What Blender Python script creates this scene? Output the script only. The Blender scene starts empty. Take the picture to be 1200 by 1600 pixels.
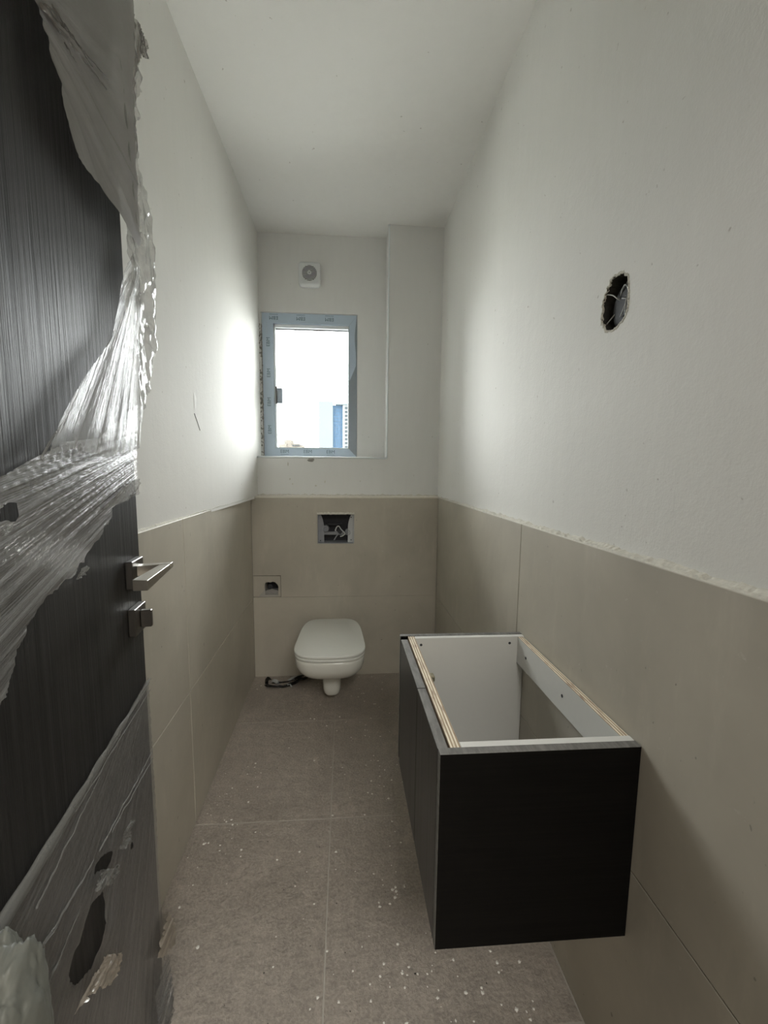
import bpy, bmesh, math, random
from mathutils import Vector, Matrix, noise
from mathutils.geometry import tessellate_polygon
random.seed(7)
SC = bpy.context.scene
COL = SC.collection
PI = math.pi

# ------------------------------------------------------------------ camera
CF, CX, CY = 649.924, 582.7469, 807.2442
YAW, PITCH, ROLL, EYE = .0701, .1136, .0084, 1.2626
_f = Vector((math.sin(YAW)*math.cos(PITCH), math.cos(YAW)*math.cos(PITCH), -math.sin(PITCH)))
_r0 = Vector((math.cos(YAW), -math.sin(YAW), 0)); _u0 = _r0.cross(_f)
_r = _r0*math.cos(ROLL) + _u0*math.sin(ROLL); _u = _u0*math.cos(ROLL) - _r0*math.sin(ROLL)
cam = bpy.data.objects.new('camera', bpy.data.cameras.new('camera')); COL.objects.link(cam)
cam.matrix_world = Matrix(((_r.x, _u.x, -_f.x, 0), (_r.y, _u.y, -_f.y, 0), (_r.z, _u.z, -_f.z, EYE), (0, 0, 0, 1)))
cam.data.sensor_fit = 'HORIZONTAL'; cam.data.sensor_width = 36
cam.data.lens = CF/1200*36; cam.data.shift_x = (600-CX)/1200; cam.data.shift_y = (CY-800)/1200
cam.data.clip_start = .02; cam.data.clip_end = 2000
SC.camera = cam

# ------------------------------------------------------------------ world, light, exposure
SC.view_settings.view_transform = 'Standard'; SC.view_settings.look = 'None'
SC.view_settings.gamma = 1; SC.view_settings.use_curve_mapping = False
SC.view_settings.exposure = 1.34
w = bpy.data.worlds.new('overcast_sky'); SC.world = w; w.use_nodes = True
bg = w.node_tree.nodes['Background']; bg.inputs[0].default_value = (.97, .98, .975, 1); bg.inputs[1].default_value = 13.0

def area_light(name, loc, rot, sx, sy, power, color, portal=False):
    l = bpy.data.lights.new(name, 'AREA'); l.shape = 'RECTANGLE'; l.size = sx; l.size_y = sy
    l.energy = power; l.color = color
    if portal: l.cycles.is_portal = True
    o = bpy.data.objects.new(name, l); COL.objects.link(o); o.location = loc; o.rotation_euler = rot
    return o
area_light('window_portal', (-.21, 2.83, 1.77), (-PI/2, 0, 0), .62, .92, 1, (1, 1, 1), True)
area_light('hall_fill_light', (.6, -1.5, 2.6), (0, 0, 0), 1.2, 1.0, 32, (1, .97, .92))  # unseen area light added in the hall to brighten the near walls

# ------------------------------------------------------------------ helpers
def onplane_Y(px, py, y):
    d = _f + _r*((px-CX)/CF) - _u*((py-CY)/CF); return Vector((0, 0, EYE)) + d*(y/d.y)

def mesh_obj(name, verts, faces, m=None, parent=None, smooth=False, uv=None):
    me = bpy.data.meshes.new(name); me.from_pydata([tuple(v) for v in verts], [], faces); me.update()
    if uv:
        L = me.uv_layers.new(name='UVMap')
        for lp in me.loops: L.data[lp.index].uv = uv[lp.vertex_index]
    if smooth:
        for p in me.polygons: p.use_smooth = True
    o = bpy.data.objects.new(name, me); COL.objects.link(o)
    if m: me.materials.append(m)
    if parent: o.parent = parent
    return o

def bm_obj(name, bm, m=None, parent=None, smooth=False):
    me = bpy.data.meshes.new(name); bm.normal_update(); bm.to_mesh(me); bm.free()
    if smooth:
        for p in me.polygons: p.use_smooth = True
    o = bpy.data.objects.new(name, me); COL.objects.link(o)
    if m: me.materials.append(m)
    if parent: o.parent = parent
    return o

def empty(name, loc=(0, 0, 0)):
    o = bpy.data.objects.new(name, None); COL.objects.link(o); o.location = loc; o.empty_display_size = .05
    return o

def tag(o, label=None, cat=None, group=None, kind=None):
    if label: o['label'] = label
    if cat: o['category'] = cat
    if group: o['group'] = group
    if kind: o['kind'] = kind
    return o

def keep(o, parent):
    """parent without moving: children are modelled in world coordinates, parent empties carry a location"""
    o.parent = parent; o.matrix_parent_inverse = Matrix.Translation(-parent.location) if parent.type == 'EMPTY' else Matrix.Identity(4)
    return o

def box_bm(x0, x1, y0, y1, z0, z1, bev=0, fn=None, seg=1):
    bm = bmesh.new()
    vs = [bm.verts.new((x, y, z)) for x in (x0, x1) for y in (y0, y1) for z in (z0, z1)]
    for f in ((0, 1, 3, 2), (4, 6, 7, 5), (0, 4, 5, 1), (2, 3, 7, 6), (0, 2, 6, 4), (1, 5, 7, 3)):
        bm.faces.new([vs[i] for i in f])
    bmesh.ops.recalc_face_normals(bm, faces=bm.faces)
    if bev: bmesh.ops.bevel(bm, geom=bm.edges[:], offset=bev, segments=seg, affect='EDGES', profile=.5)
    if fn:
        for v in bm.verts: v.co = Vector(fn(v.co))
    return bm

def box(name, x0, x1, y0, y1, z0, z1, m, parent=None, bev=.001, fn=None, seg=1):
    o = bm_obj(name, box_bm(x0, x1, y0, y1, z0, z1, bev, fn, seg), m)
    if parent: keep(o, parent)
    return o

def plate(name, outer, holes, fn, thick, m, parent=None):
    """a slab from a 2D outline with holes; fn(a, b, w) -> world, w runs from 0 (face) to thick (back)"""
    loops = [outer] + list(holes)
    tris = tessellate_polygon([[Vector((a, b, 0)) for a, b in L] for L in loops])
    flat = [p for L in loops for p in L]; n = len(flat)
    V = [fn(a, b, 0) for a, b in flat] + [fn(a, b, thick) for a, b in flat]
    F = [tuple(t) for t in tris] + [tuple(i+n for i in reversed(t)) for t in tris]
    k = 0
    for L in loops:
        for i in range(len(L)):
            a, b = k+i, k+(i+1) % len(L); F.append((a, b, b+n, a+n))
        k += len(L)
    bm = bmesh.new(); vs = [bm.verts.new(v) for v in V]
    for f in F:
        try: bm.faces.new([vs[i] for i in f])
        except ValueError: pass
    bmesh.ops.recalc_face_normals(bm, faces=bm.faces)
    o = bm_obj(name, bm, m)
    if parent: keep(o, parent)
    return o

def rect(a0, a1, b0, b1): return [(a0, b0), (a1, b0), (a1, b1), (a0, b1)]

def tube_bm(pts, r, seg=8, bm=None, taper=None):
    bm = bm or bmesh.new(); rings = []
    pts = [Vector(p) for p in pts]; up = Vector((.13, .21, .97))
    for i, p in enumerate(pts):
        t = (pts[min(i+1, len(pts)-1)] - pts[max(i-1, 0)]).normalized()
        a = t.cross(up).normalized(); b = t.cross(a)
        rr = r*(taper[i] if taper else 1)
        rings.append([bm.verts.new(p + (a*math.cos(q*2*PI/seg) + b*math.sin(q*2*PI/seg))*rr) for q in range(seg)])
    for A, B in zip(rings, rings[1:]):
        for q in range(seg): bm.faces.new((A[q], A[(q+1) % seg], B[(q+1) % seg], B[q]))
    bm.faces.new(rings[0][::-1]); bm.faces.new(rings[-1])
    return bm

def loft(rings, closed=True, cap=True):
    bm = bmesh.new(); R = [[bm.verts.new(p) for p in r] for r in rings]; n = len(R[0])
    for A, B in zip(R, R[1:]):
        for q in range(n): bm.faces.new((A[q], A[(q+1) % n], B[(q+1) % n], B[q]))
    if cap: bm.faces.new(R[0][::-1]); bm.faces.new(R[-1])
    bmesh.ops.recalc_face_normals(bm, faces=bm.faces)
    return bm

def spline(pts, n):
    out = []
    P = [Vector(p) for p in pts]
    for i in range(len(P)-1):
        p0, p1, p2, p3 = P[max(i-1, 0)], P[i], P[i+1], P[min(i+2, len(P)-1)]
        for k in range(n):
            t = k/n
            out.append(.5*((2*p1)+(p2-p0)*t+(2*p0-5*p1+4*p2-p3)*t*t+(3*p1-p0-3*p2+p3)*t**3))
    return out + [P[-1]]

# ------------------------------------------------------------------ materials
class NT:
    def __init__(s, name):
        s.m = bpy.data.materials.new(name); s.m.use_nodes = True; s.t = s.m.node_tree; s.n = s.t.nodes
        s.b = s.n['Principled BSDF']; s.tc = s.n.new('ShaderNodeTexCoord'); s.geo = s.n.new('ShaderNodeNewGeometry')
    def link(s, a, b): s.t.links.new(a, b)
    def pos(s, scale=(1, 1, 1), rot=(0, 0, 0), src=None):
        mp = s.n.new('ShaderNodeMapping'); mp.inputs['Scale'].default_value = scale; mp.inputs['Rotation'].default_value = rot
        s.link(src or s.geo.outputs['Position'], mp.inputs[0]); return mp.outputs[0]
    def noise(s, vec, scale, detail=4, rough=.55, dist=0):
        n = s.n.new('ShaderNodeTexNoise'); n.inputs['Scale'].default_value = scale; n.inputs['Detail'].default_value = detail
        n.inputs['Roughness'].default_value = rough; n.inputs['Distortion'].default_value = dist; s.link(vec, n.inputs['Vector']); return n.outputs[0]
    def voro(s, vec, scale, feat='F1'):
        n = s.n.new('ShaderNodeTexVoronoi'); n.feature = feat; n.inputs['Scale'].default_value = scale; s.link(vec, n.inputs['Vector']); return n.outputs['Distance']
    def ramp(s, fac, stops):
        r = s.n.new('ShaderNodeValToRGB'); e = r.color_ramp.elements
        while len(e) < len(stops): e.new(.5)
        for k, (p, c) in enumerate(stops):
            e[k].position = p; e[k].color = tuple(c)+(1,) if len(c) == 3 else c
        s.link(fac, r.inputs[0]); return r.outputs[0]
    def mix(s, fac, a, b, mode='MIX'):
        n = s.n.new('ShaderNodeMix'); n.data_type = 'RGBA'; n.blend_type = mode
        for sock, v in ((n.inputs[0], fac), (n.inputs[6], a), (n.inputs[7], b)):
            if isinstance(v, (int, float)): sock.default_value = v
            elif isinstance(v, tuple): sock.default_value = v+(1,)
            else: s.link(v, sock)
        return n.outputs[2]
    def math(s, op, a, b=0, c=None):
        n = s.n.new('ShaderNodeMath'); n.operation = op
        for i, v in enumerate((a, b) if c is None else (a, b, c)):
            if isinstance(v, (int, float)): n.inputs[i].default_value = v
            else: s.link(v, n.inputs[i])
        return n.outputs[0]
    def bump(s, h, strength, dist=.002, prev=None):
        n = s.n.new('ShaderNodeBump'); n.inputs['Strength'].default_value = strength; n.inputs['Distance'].default_value = dist
        s.link(h, n.inputs['Height'])
        if prev: s.link(prev, n.inputs['Normal'])
        return n.outputs[0]
    def set(s, color=None, rough=None, spec=None, metal=None, normal=None, alpha=None, coat=None):
        for k, v in (('Base Color', color), ('Roughness', rough), ('Specular IOR Level', spec), ('Metallic', metal), ('Normal', normal), ('Alpha', alpha), ('Coat Weight', coat)):
            if v is None: continue
            if isinstance(v, (int, float)): s.b.inputs[k].default_value = v
            elif isinstance(v, tuple): s.b.inputs[k].default_value = v+(1,)
            else: s.link(v, s.b.inputs[k])
        return s.m

def plain(name, c, rough=.5, metal=0, spec=.5, bump=0, scale=60, var=.06):
    s = NT(name); p = s.pos()
    n = s.noise(p, scale, 5)
    col = s.mix(n, tuple(x*(1-var) for x in c), tuple(min(1, x*(1+var)) for x in c))
    s.set(color=col, rough=rough, metal=metal, spec=spec)
    if bump: s.set(normal=s.bump(n, bump, .002))
    return s.m

def plaster_mat(name, c, bumpy=.35):
    s = NT(name); p = s.pos()
    big = s.noise(p, 1.6, 3); streak = s.noise(s.pos((9, 9, 1.3)), 3, 4, .6)
    fine = s.noise(p, 210, 4, .6); mid = s.noise(p, 34, 5, .6)
    col = s.mix(big, tuple(x*.95 for x in c), c)
    col = s.mix(s.ramp(streak, [(.35, (0, 0, 0)), (.75, (1, 1, 1))]), col, tuple(x*.955 for x in c))
    specks = s.ramp(s.noise(p, 55, 2, .5), [(.0, (1, 1, 1)), (.22, (1, 1, 1)), (.26, (0, 0, 0)), (1, (0, 0, 0))])
    col = s.mix(s.math('MULTIPLY', specks, .5), col, (.35, .31, .26))
    b = s.bump(fine, bumpy, .0012); b = s.bump(mid, bumpy*.8, .003, b); b = s.bump(streak, .16, .003, b)
    return s.set(color=col, rough=.78, spec=.22, normal=b)

def wall_tile_mat(name, c, stain=None):
    s = NT(name); p = s.pos()
    n1 = s.noise(p, 2.4, 5, .6, .4); n2 = s.noise(s.pos((1, 1, .25)), 14, 5, .65); n3 = s.noise(p, 120, 3)
    col = s.mix(s.ramp(n1, [(.3, (0, 0, 0)), (.7, (1, 1, 1))]), tuple(x*.85 for x in c), tuple(min(1, x*1.08) for x in c))
    col = s.mix(s.math('MULTIPLY', s.ramp(n2, [(.55, (0, 0, 0)), (.8, (1, 1, 1))]), .35), col, tuple(min(1, x*1.35) for x in c))
    dust = s.ramp(s.noise(p, 46, 4, .7), [(.66, (0, 0, 0)), (.74, (1, 1, 1))])
    col = s.mix(s.math('MULTIPLY', dust, .5), col, (.60, .58, .52))
    pin = s.ramp(s.noise(s.pos((1, 1, .7)), 75, 1, .4), [(0, (1, 1, 1)), (.19, (1, 1, 1)), (.22, (0, 0, 0)), (1, (0, 0, 0))])
    col = s.mix(s.math('MULTIPLY', pin, .6), col, tuple(x*.35 for x in c))
    if stain:                                        # a dried drip with a shape of its own
        for (cx, cy, cz, ry, rz) in stain:
            mp = s.n.new('ShaderNodeMapping'); mp.vector_type = 'TEXTURE'
            mp.inputs['Location'].default_value = (cx, cy, cz); mp.inputs['Scale'].default_value = (1, ry, rz)
            s.link(s.geo.outputs['Position'], mp.inputs[0])
            ln = s.n.new('ShaderNodeVectorMath'); ln.operation = 'LENGTH'; s.link(mp.outputs[0], ln.inputs[0])
            d = s.math('ADD', ln.outputs['Value'], s.math('MULTIPLY', s.math('SUBTRACT', s.noise(p, 60, 4), .5), 1.6))
            k = s.ramp(d, [(.75, (1, 1, 1)), (1.0, (0, 0, 0))])
            col = s.mix(s.math('MULTIPLY', k, .45), col, tuple(x*.42 for x in c))
    rough = s.math('MULTIPLY_ADD', n2, .25, .36)
    return s.set(color=col, rough=rough, spec=.42, normal=s.bump(n3, .08, .001, s.bump(n2, .12, .001)))

def floor_mat(name, c):
    s = NT(name); p = s.pos()
    n1 = s.noise(p, 3.2, 6, .65, .6); n2 = s.noise(p, 30, 8, .72, .15); n3 = s.noise(p, 130, 4, .6)
    col = s.mix(s.ramp(n1, [(.3, (0, 0, 0)), (.7, (1, 1, 1))]), tuple(x*.82 for x in c), tuple(x*1.12 for x in c))
    col = s.mix(s.ramp(n2, [(.36, (0, 0, 0)), (.66, (1, 1, 1))]), s.mix(.55, col, tuple(x*.55 for x in c)), col)
    grain = s.ramp(n3, [(.42, (0, 0, 0)), (.6, (1, 1, 1))])
    col = s.mix(s.math('MULTIPLY', grain, .25), col, tuple(min(1, x*1.8) for x in c))
    dust = s.ramp(s.noise(p, 11, 7, .75), [(.56, (0, 0, 0)), (.72, (1, 1, 1))])
    col = s.mix(s.math('MULTIPLY', dust, .35), col, tuple(min(1, x*1.9) for x in c))
    b = s.bump(n2, .8, .012); b = s.bump(n3, .5, .0025, b); b = s.bump(s.noise(p, 7, 4), .6, .014, b)
    return s.set(color=col, rough=s.math('MULTIPLY_ADD', n2, .35, .20), spec=.6, normal=b)

def wood_mat(name, c, c2, rough, scale=(60, 60, 1.2), bump=.4, spec=.4):
    s = NT(name); p = s.pos(scale)
    n = s.noise(p, 3, 6, .65); n2 = s.noise(s.pos((scale[0]*4, scale[1]*4, scale[2]*1.5)), 3, 3)
    f = s.ramp(n, [(.38, (0, 0, 0)), (.62, (1, 1, 1))])
    return s.set(color=s.mix(s.math('MULTIPLY', f, .8), c, c2), rough=rough, spec=spec, normal=s.bump(n2, bump*.5, .0008, s.bump(n, bump, .0012)))

M = {}
M['plaster'] = plaster_mat('painted_plaster', (.80, .79, .75))
M['plaster_back'] = plaster_mat('window_wall_plaster', (.80, .80, .78), .2)
M['ceiling'] = plaster_mat('ceiling_paint', (.86, .85, .815), .1)
M['mortar'] = plain('rough_mortar', (.62, .60, .53), .95, bump=1, scale=90, var=.3, spec=.1)
M['grout'] = plain('grey_grout', (.42, .40, .36), .9, spec=.1)
M['floor_grout'] = plain('floor_grout', (.45, .42, .37), .9, spec=.1)
M['tile'] = wall_tile_mat('beige_wall_tile', (.49, .455, .38))
M['tile_right'] = wall_tile_mat('beige_wall_tile_with_drip', (.49, .455, .38), [(.553, .80, .31, .011, .05), (.553, .825, .235, .035, .035)])
M['floor'] = floor_mat('taupe_stone_tile', (.40, .352, .30))
M['concrete'] = plain('raw_concrete', (.30, .29, .27), .95, bump=1, scale=60, var=.4, spec=.1)
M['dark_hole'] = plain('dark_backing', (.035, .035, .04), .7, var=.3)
M['door'] = wood_mat('black_brown_wood_grain', (.011, .0105, .010), (.028, .027, .026), .48, (38, 38, .8), .9, .32)
M['vanity'] = wood_mat('black_wood_veneer', (.008, .0075, .007), (.055, .052, .052), .36, (34, 34, .5), .5, .5)
M['vanity_end'] = wood_mat('black_end_veneer', (.0022, .002, .0018), (.005, .0045, .004), .55, (1.2, 60, 60), .2, .12)
M['edge'] = wood_mat('grey_grained_edge', (.12, .115, .105), (.21, .205, .19), .45, (40, 8, 40), .4)
M['white_board'] = plain('white_melamine', (.66, .655, .62), .35, var=.02)
M['white_edge'] = plain('raw_pale_edge', (.72, .69, .60), .6, var=.14, scale=30)
M['ceramic'] = plain('white_ceramic', (.76, .76, .70), .12, var=.01)
M['seat'] = plain('white_seat_plastic', (.76, .77, .72), .22, var=.01)
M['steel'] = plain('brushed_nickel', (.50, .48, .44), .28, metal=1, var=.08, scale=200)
M['steel_shaded'] = plain('shaded_nickel', (.17, .16, .15), .36, metal=1, var=.08, scale=200)  # darker copy of the nickel, shade on the handle's sides put into the colour
M['fan'] = plain('fan_plastic', (.74, .76, .76), .35, var=.02)
M['grey_plastic'] = plain('grey_plastic', (.30, .31, .33), .45, var=.15)
M['pale_plastic'] = plain('pale_plastic', (.52, .53, .53), .4, var=.1)
M['frame_film'] = plain('pale_blue_film', (.50, .60, .70), .4, var=.03)
M['frame_grey'] = plain('grey_aluminium', (.30, .35, .40), .38, metal=.5, var=.04)
M['bead'] = plain('white_bead', (.80, .84, .84), .4, var=.02)
M['ink'] = plain('blue_grey_ink', (.13, .19, .24), .8, var=.02, spec=.1)
M['black_plastic'] = plain('black_polythene', (.008, .008, .008), .22, var=.2)
M['white_plastic'] = plain('pale_polythene', (.42, .44, .42), .3, var=.1)
M['chips'] = plain('plaster_chips', (.82, .80, .74), .9, var=.2)
M['crumbs'] = plain('dark_crumbs', (.05, .045, .04), .9, var=.2)
M['brass'] = plain('dull_fitting', (.36, .33, .24), .35, metal=.8, var=.1)
M['wire'] = plain('wire_grey', (.42, .42, .40), .4, var=.1)
M['hall'] = plain('hall_paint', (.62, .60, .55), .8, var=.03)

s = NT('plywood_edge')
wv = s.n.new('ShaderNodeTexWave'); wv.bands_direction = 'X'; wv.inputs['Scale'].default_value = 50; wv.inputs['Distortion'].default_value = .5
wv.inputs['Detail'].default_value = 2
s.link(s.geo.outputs['Position'], wv.inputs['Vector'])
col = s.ramp(wv.outputs['Fac'], [(.2, (.36, .27, .18)), (.5, (.72, .62, .46)), (.8, (.80, .74, .60))])
col = s.mix(s.ramp(s.noise(s.pos((60, 8, 1)), 3, 4), [(.5, (0, 0, 0)), (.7, (.7, .7, .7))]), col, (.20, .10, .06))
M['ply'] = s.set(color=col, rough=.7, spec=.2)

s = NT('window_glass')
g = s.n.new('ShaderNodeBsdfGlossy'); g.inputs['Roughness'].default_value = .02
tr = s.n.new('ShaderNodeBsdfTransparent'); tr.inputs[0].default_value = (.97, .985, .985, 1)
fr = s.n.new('ShaderNodeFresnel'); fr.inputs[0].default_value = 1.45
mx = s.n.new('ShaderNodeMixShader'); s.link(fr.outputs[0], mx.inputs[0]); s.link(tr.outputs[0], mx.inputs[1]); s.link(g.outputs[0], mx.inputs[2])
s.link(mx.outputs[0], s.n['Material Output'].inputs[0]); M['glass'] = s.m

def film_mat(name, c, alpha0, alpha1, rough, streak=90, along=3, crinkle=0, gloss=.4):
    """clear polythene: see-through with milky folds, a glossy skin, fold coordinates kept in the UVs"""
    s = NT(name); uv = s.tc.outputs['UV']
    n = s.noise(s.pos((along, streak, 1), src=uv), 1, 5, .62, .3)
    n2 = s.noise(s.pos(), 38, 4, .6)
    a = s.ramp(n, [(.34, (alpha0,)*3), (.70, (alpha1,)*3)])
    a = s.math('ADD', a, s.math('MULTIPLY', s.math('SUBTRACT', n2, .5), .35))
    b = s.bump(n, .9, .004)
    if crinkle: b = s.bump(s.voro(s.pos(), crinkle, 'F1'), .9, .005, b)
    df = s.n.new('ShaderNodeBsdfDiffuse'); df.inputs[0].default_value = c+(1,)
    tl = s.n.new('ShaderNodeBsdfTranslucent'); tl.inputs[0].default_value = c+(1,)
    body = s.n.new('ShaderNodeMixShader'); body.inputs[0].default_value = .35
    s.link(df.outputs[0], body.inputs[1]); s.link(tl.outputs[0], body.inputs[2])
    tr = s.n.new('ShaderNodeBsdfTransparent')
    m1 = s.n.new('ShaderNodeMixShader'); s.link(a, m1.inputs[0]); s.link(tr.outputs[0], m1.inputs[1]); s.link(body.outputs[0], m1.inputs[2])
    gl = s.n.new('ShaderNodeBsdfGlossy'); gl.inputs['Roughness'].default_value = rough
    fr = s.n.new('ShaderNodeFresnel'); fr.inputs[0].default_value = 1.5
    f = s.math('MINIMUM', s.math('MULTIPLY', fr.outputs[0], gloss), gloss*.6)
    m2 = s.n.new('ShaderNodeMixShader'); s.link(f, m2.inputs[0]); s.link(m1.outputs[0], m2.inputs[1]); s.link(gl.outputs[0], m2.inputs[2])
    for q in (df, tl, gl, fr): s.link(b, q.inputs['Normal'])
    s.link(m2.outputs[0], s.n['Material Output'].inputs[0]); return s.m
M['film_clear'] = film_mat('clear_polythene', (.40, .41, .42), .14, .62, .18, 260, 3, 0, .5)
M['film_hazy'] = film_mat('hazy_polythene', (.33, .325, .32), .30, .66, .22, 170, 3, 0, .6)
M['film_loose'] = film_mat('cloudy_polythene', (.155, .136, .118), .78, .92, .42, 14, 3)
M['film_shiny'] = film_mat('crinkled_polythene', (.44, .44, .42), .30, .62, .12, 40, 6, 42, .35)
M['film_fold'] = film_mat('thick_folded_polythene', (.34, .34, .32), .34, .70, .20, 50, 2, 0, .22)

# ------------------------------------------------------------------ room data (metres)
YB, ZT, ZJ, H = 2.451, 1.0959, .4959, 2.657
YC, YR = 2.549, 2.691                       # upper wall above the ledge / back of the window recess
def XL(y): return -.5387 + .0099*(YB-y)      # face of the tiles on the left
def XR(y): return .5638 - .0063*(YB-y)
def XLP(y):                                  # face of the left plaster, bowing in towards the window
    t = min(1, max(0, (y-1.2)/1.35)); return -.546 + .028*t*t*(3-2*t) + (.0099*(YB-y)*.8 if y < YB else 0)
def XRP(y): return .580 - .0055*(YB-y)
JG = .0015

# ------------------------------------------------------------------ floor
fl = tag(box('floor', -.75, .75, -.2, 2.6, -.06, -.0008, M['floor_grout'], bev=0), kind='structure')
xs = [-.7, -.0481, .5519, .70]; ys = [-.2, .184, .784, 1.3839, 1.9802, YB+.02]
for i in range(len(xs)-1):
    for j in range(len(ys)-1):
        keep(box('tile', xs[i]+JG, xs[i+1]-JG, ys[j]+JG, ys[j+1]-JG, -.02, 0, M['floor'], bev=.0012), fl)

# ------------------------------------------------------------------ left wall
n = 60
V = []; F = []
for i in range(n+1):
    y = -.02 + (YR+.05+.02)*i/n
    for (x, z) in ((XLP(y), 0), (XLP(y), H), (-.75, H), (-.75, 0)): V.append((x-(.02 if z == 0 and x > -.74 else 0), y, z))
for i in range(n):
    a = i*4
    for k in range(4): F.append((a+k, a+(k+1) % 4, a+4+(k+1) % 4, a+4+k))
F += [(3, 2, 1, 0), (n*4, n*4+1, n*4+2, n*4+3)]
# the plaster stands above the tiles: split so it starts at the tile top
V = [(x if z else x, y, z if z else ZT-.01) for x, y, z in V]
V = [(XLP(y) if x > -.74 else x, y, z) for x, y, z in V]
wl = tag(mesh_obj('wall_left', V, F, M['plaster'], smooth=False), kind='structure')
keep(box('backing', -.75, -.56, -.02, YB+.3, 0, ZT-.01, M['grout'], bev=0, fn=lambda c: (c[0] if c[0] < -.7 else XL(c[1])-.004, c[1], c[2])), wl)
def wall_tiles(parent, side, yj, m):
    X = XL if side < 0 else XR
    for za, zb in ((0, ZJ), (ZJ, ZT)):
        yy = [-.02, yj-1.2, yj, YB] if yj-1.2 > 0 else [-.02, yj, YB]
        for a, b in zip(yy, yy[1:]):
            def fn(c, X=X):
                return (X(c[1]) + side*c[0], c[1], c[2])
            keep(box('tile', 0, .012, a+JG, b-JG, za+JG, zb-JG*.5, m, bev=.0012, fn=fn), parent)
wall_tiles(wl, -1, 1.397, M['tile'])

# ------------------------------------------------------------------ right wall (with the ragged hole)
hy, hz = .887, 1.616
hole = []
for k in range(44):
    a = 2*PI*k/44
    ry, rz = .043, .054
    q = 1 + .13*noise.noise(Vector((math.cos(a)*2.3, math.sin(a)*2.3, 3.1))) + .10*noise.noise(Vector((math.cos(a)*7, math.sin(a)*7, 1)))
    hole.append((hy+ry*q*math.copysign(abs(math.cos(a))**.8, math.cos(a)), hz+rz*q*math.copysign(abs(math.sin(a))**.85, math.sin(a))))
wr = plate('wall_right', [(-.02, ZT-.01), (YR+.05, ZT-.01), (YR+.05, H), (-.02, H)], [hole], lambda a, b, w_: (XRP(a)+w_, a, b), .16, M['plaster'])
tag(wr, kind='structure')
M['broken'] = plain('broken_block_shaded', (.055, .052, .046), .95, bump=1, scale=60, var=.5, spec=.1)  # broken reveal, the shade inside the hole put into its dark colour
wr.data.materials.append(M['broken'])
for p in wr.data.polygons:
    if (Vector((p.center.y, p.center.z))-Vector((hy, hz))).length < .09 and abs(p.normal.x) < .7: p.material_index = 1
keep(box('backing', .56, .74, -.02, YB+.3, 0, ZT-.01, M['grout'], bev=0, fn=lambda c: (c[0] if c[0] > .7 else XR(c[1])+.004, c[1], c[2])), wr)
wall_tiles(wr, 1, 1.259, M['tile_right'])
# broken plaster lip round the hole
V = []; F = []; K = 132
for k in range(K):
    t = k/K*44; i = int(t); f = t-i
    p = Vector(hole[i % 44]).lerp(Vector(hole[(i+1) % 44]), f); c = Vector((hy, hz)); d = (p-c).normalized()
    for j, (o_, h_) in enumerate(((-.0004, -.003), (-.0005, .0004), (.0015, .0012), (.0035, .0007), (.006, -.0006))):
        nn = noise.noise(Vector((p.x*240, p.y*240, j*.7)))
        q = p + d*(o_ + nn*.003*(j > 0)); V.append((XRP(q.x) - h_*(1+nn*1.5), q.x, q.y))
for k in range(K):
    for j in range(4):
        a, b = k*5+j, ((k+1) % K)*5+j; F.append((a, b, b+1, a+1))
keep(mesh_obj('broken_plaster', V, F, M['mortar']), wr)
jb = empty('junction_box', (XRP(hy)+.03, hy, hz))
tag(jb, 'dark round junction box with loose wires in the ragged plaster hole', 'junction box')
bm = bmesh.new()
x0 = XRP(hy)
def ring(x, ry, rz, cy_, cz_, n_=28): return [(x, cy_+ry*math.cos(2*PI*k/n_), cz_+rz*math.sin(2*PI*k/n_)) for k in range(n_)]
keep(bm_obj('box_shell', loft([ring(x0+.012, .035, .043, hy-.012, hz-.012), ring(x0+.06, .035, .043, hy-.012, hz-.012), ring(x0+.06, .031, .039, hy-.012, hz-.012), ring(x0+.03, .031, .039, hy-.012, hz-.012)], cap=True), plain('charcoal_plastic', (.03, .03, .032), .6, spec=.2, var=.3), smooth=False), jb)
keep(box('hole_backing', x0+.075, x0+.085, hy-.09, hy+.09, hz-.1, hz+.1, M['dark_hole'], bev=.001), jb)
keep(box('brick_lump', x0+.02, x0+.07, hy-.036, hy+.008, hz+.012, hz+.048, M['concrete'], bev=.010, seg=2), jb)
for pts in (((.012, -.02, -.045), (.003, -.03, -.015), (.004, -.034, .012), (.008, -.016, .03), (.012, 0, .018), (.02, .012, -.004), (.028, .016, -.02)),
            ((.004, .035, .03), (.006, .018, .022), (.01, .006, .010), (.02, -.006, 0)),
            ((.02, .008, -.004), (.01, .022, -.022), (.006, .034, -.032)),
            ((.014, -.034, -.002), (.008, -.02, .002), (.012, -.004, .008)), ((.01, -.006, -.03), (.004, -.022, -.022), (.003, -.034, -.006))):
    keep(bm_obj('wire', tube_bm(spline([(x0+a, hy+b, hz+c) for a, b, c in pts], 6), .0013, 6), M['wire'], smooth=True), jb)

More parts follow.
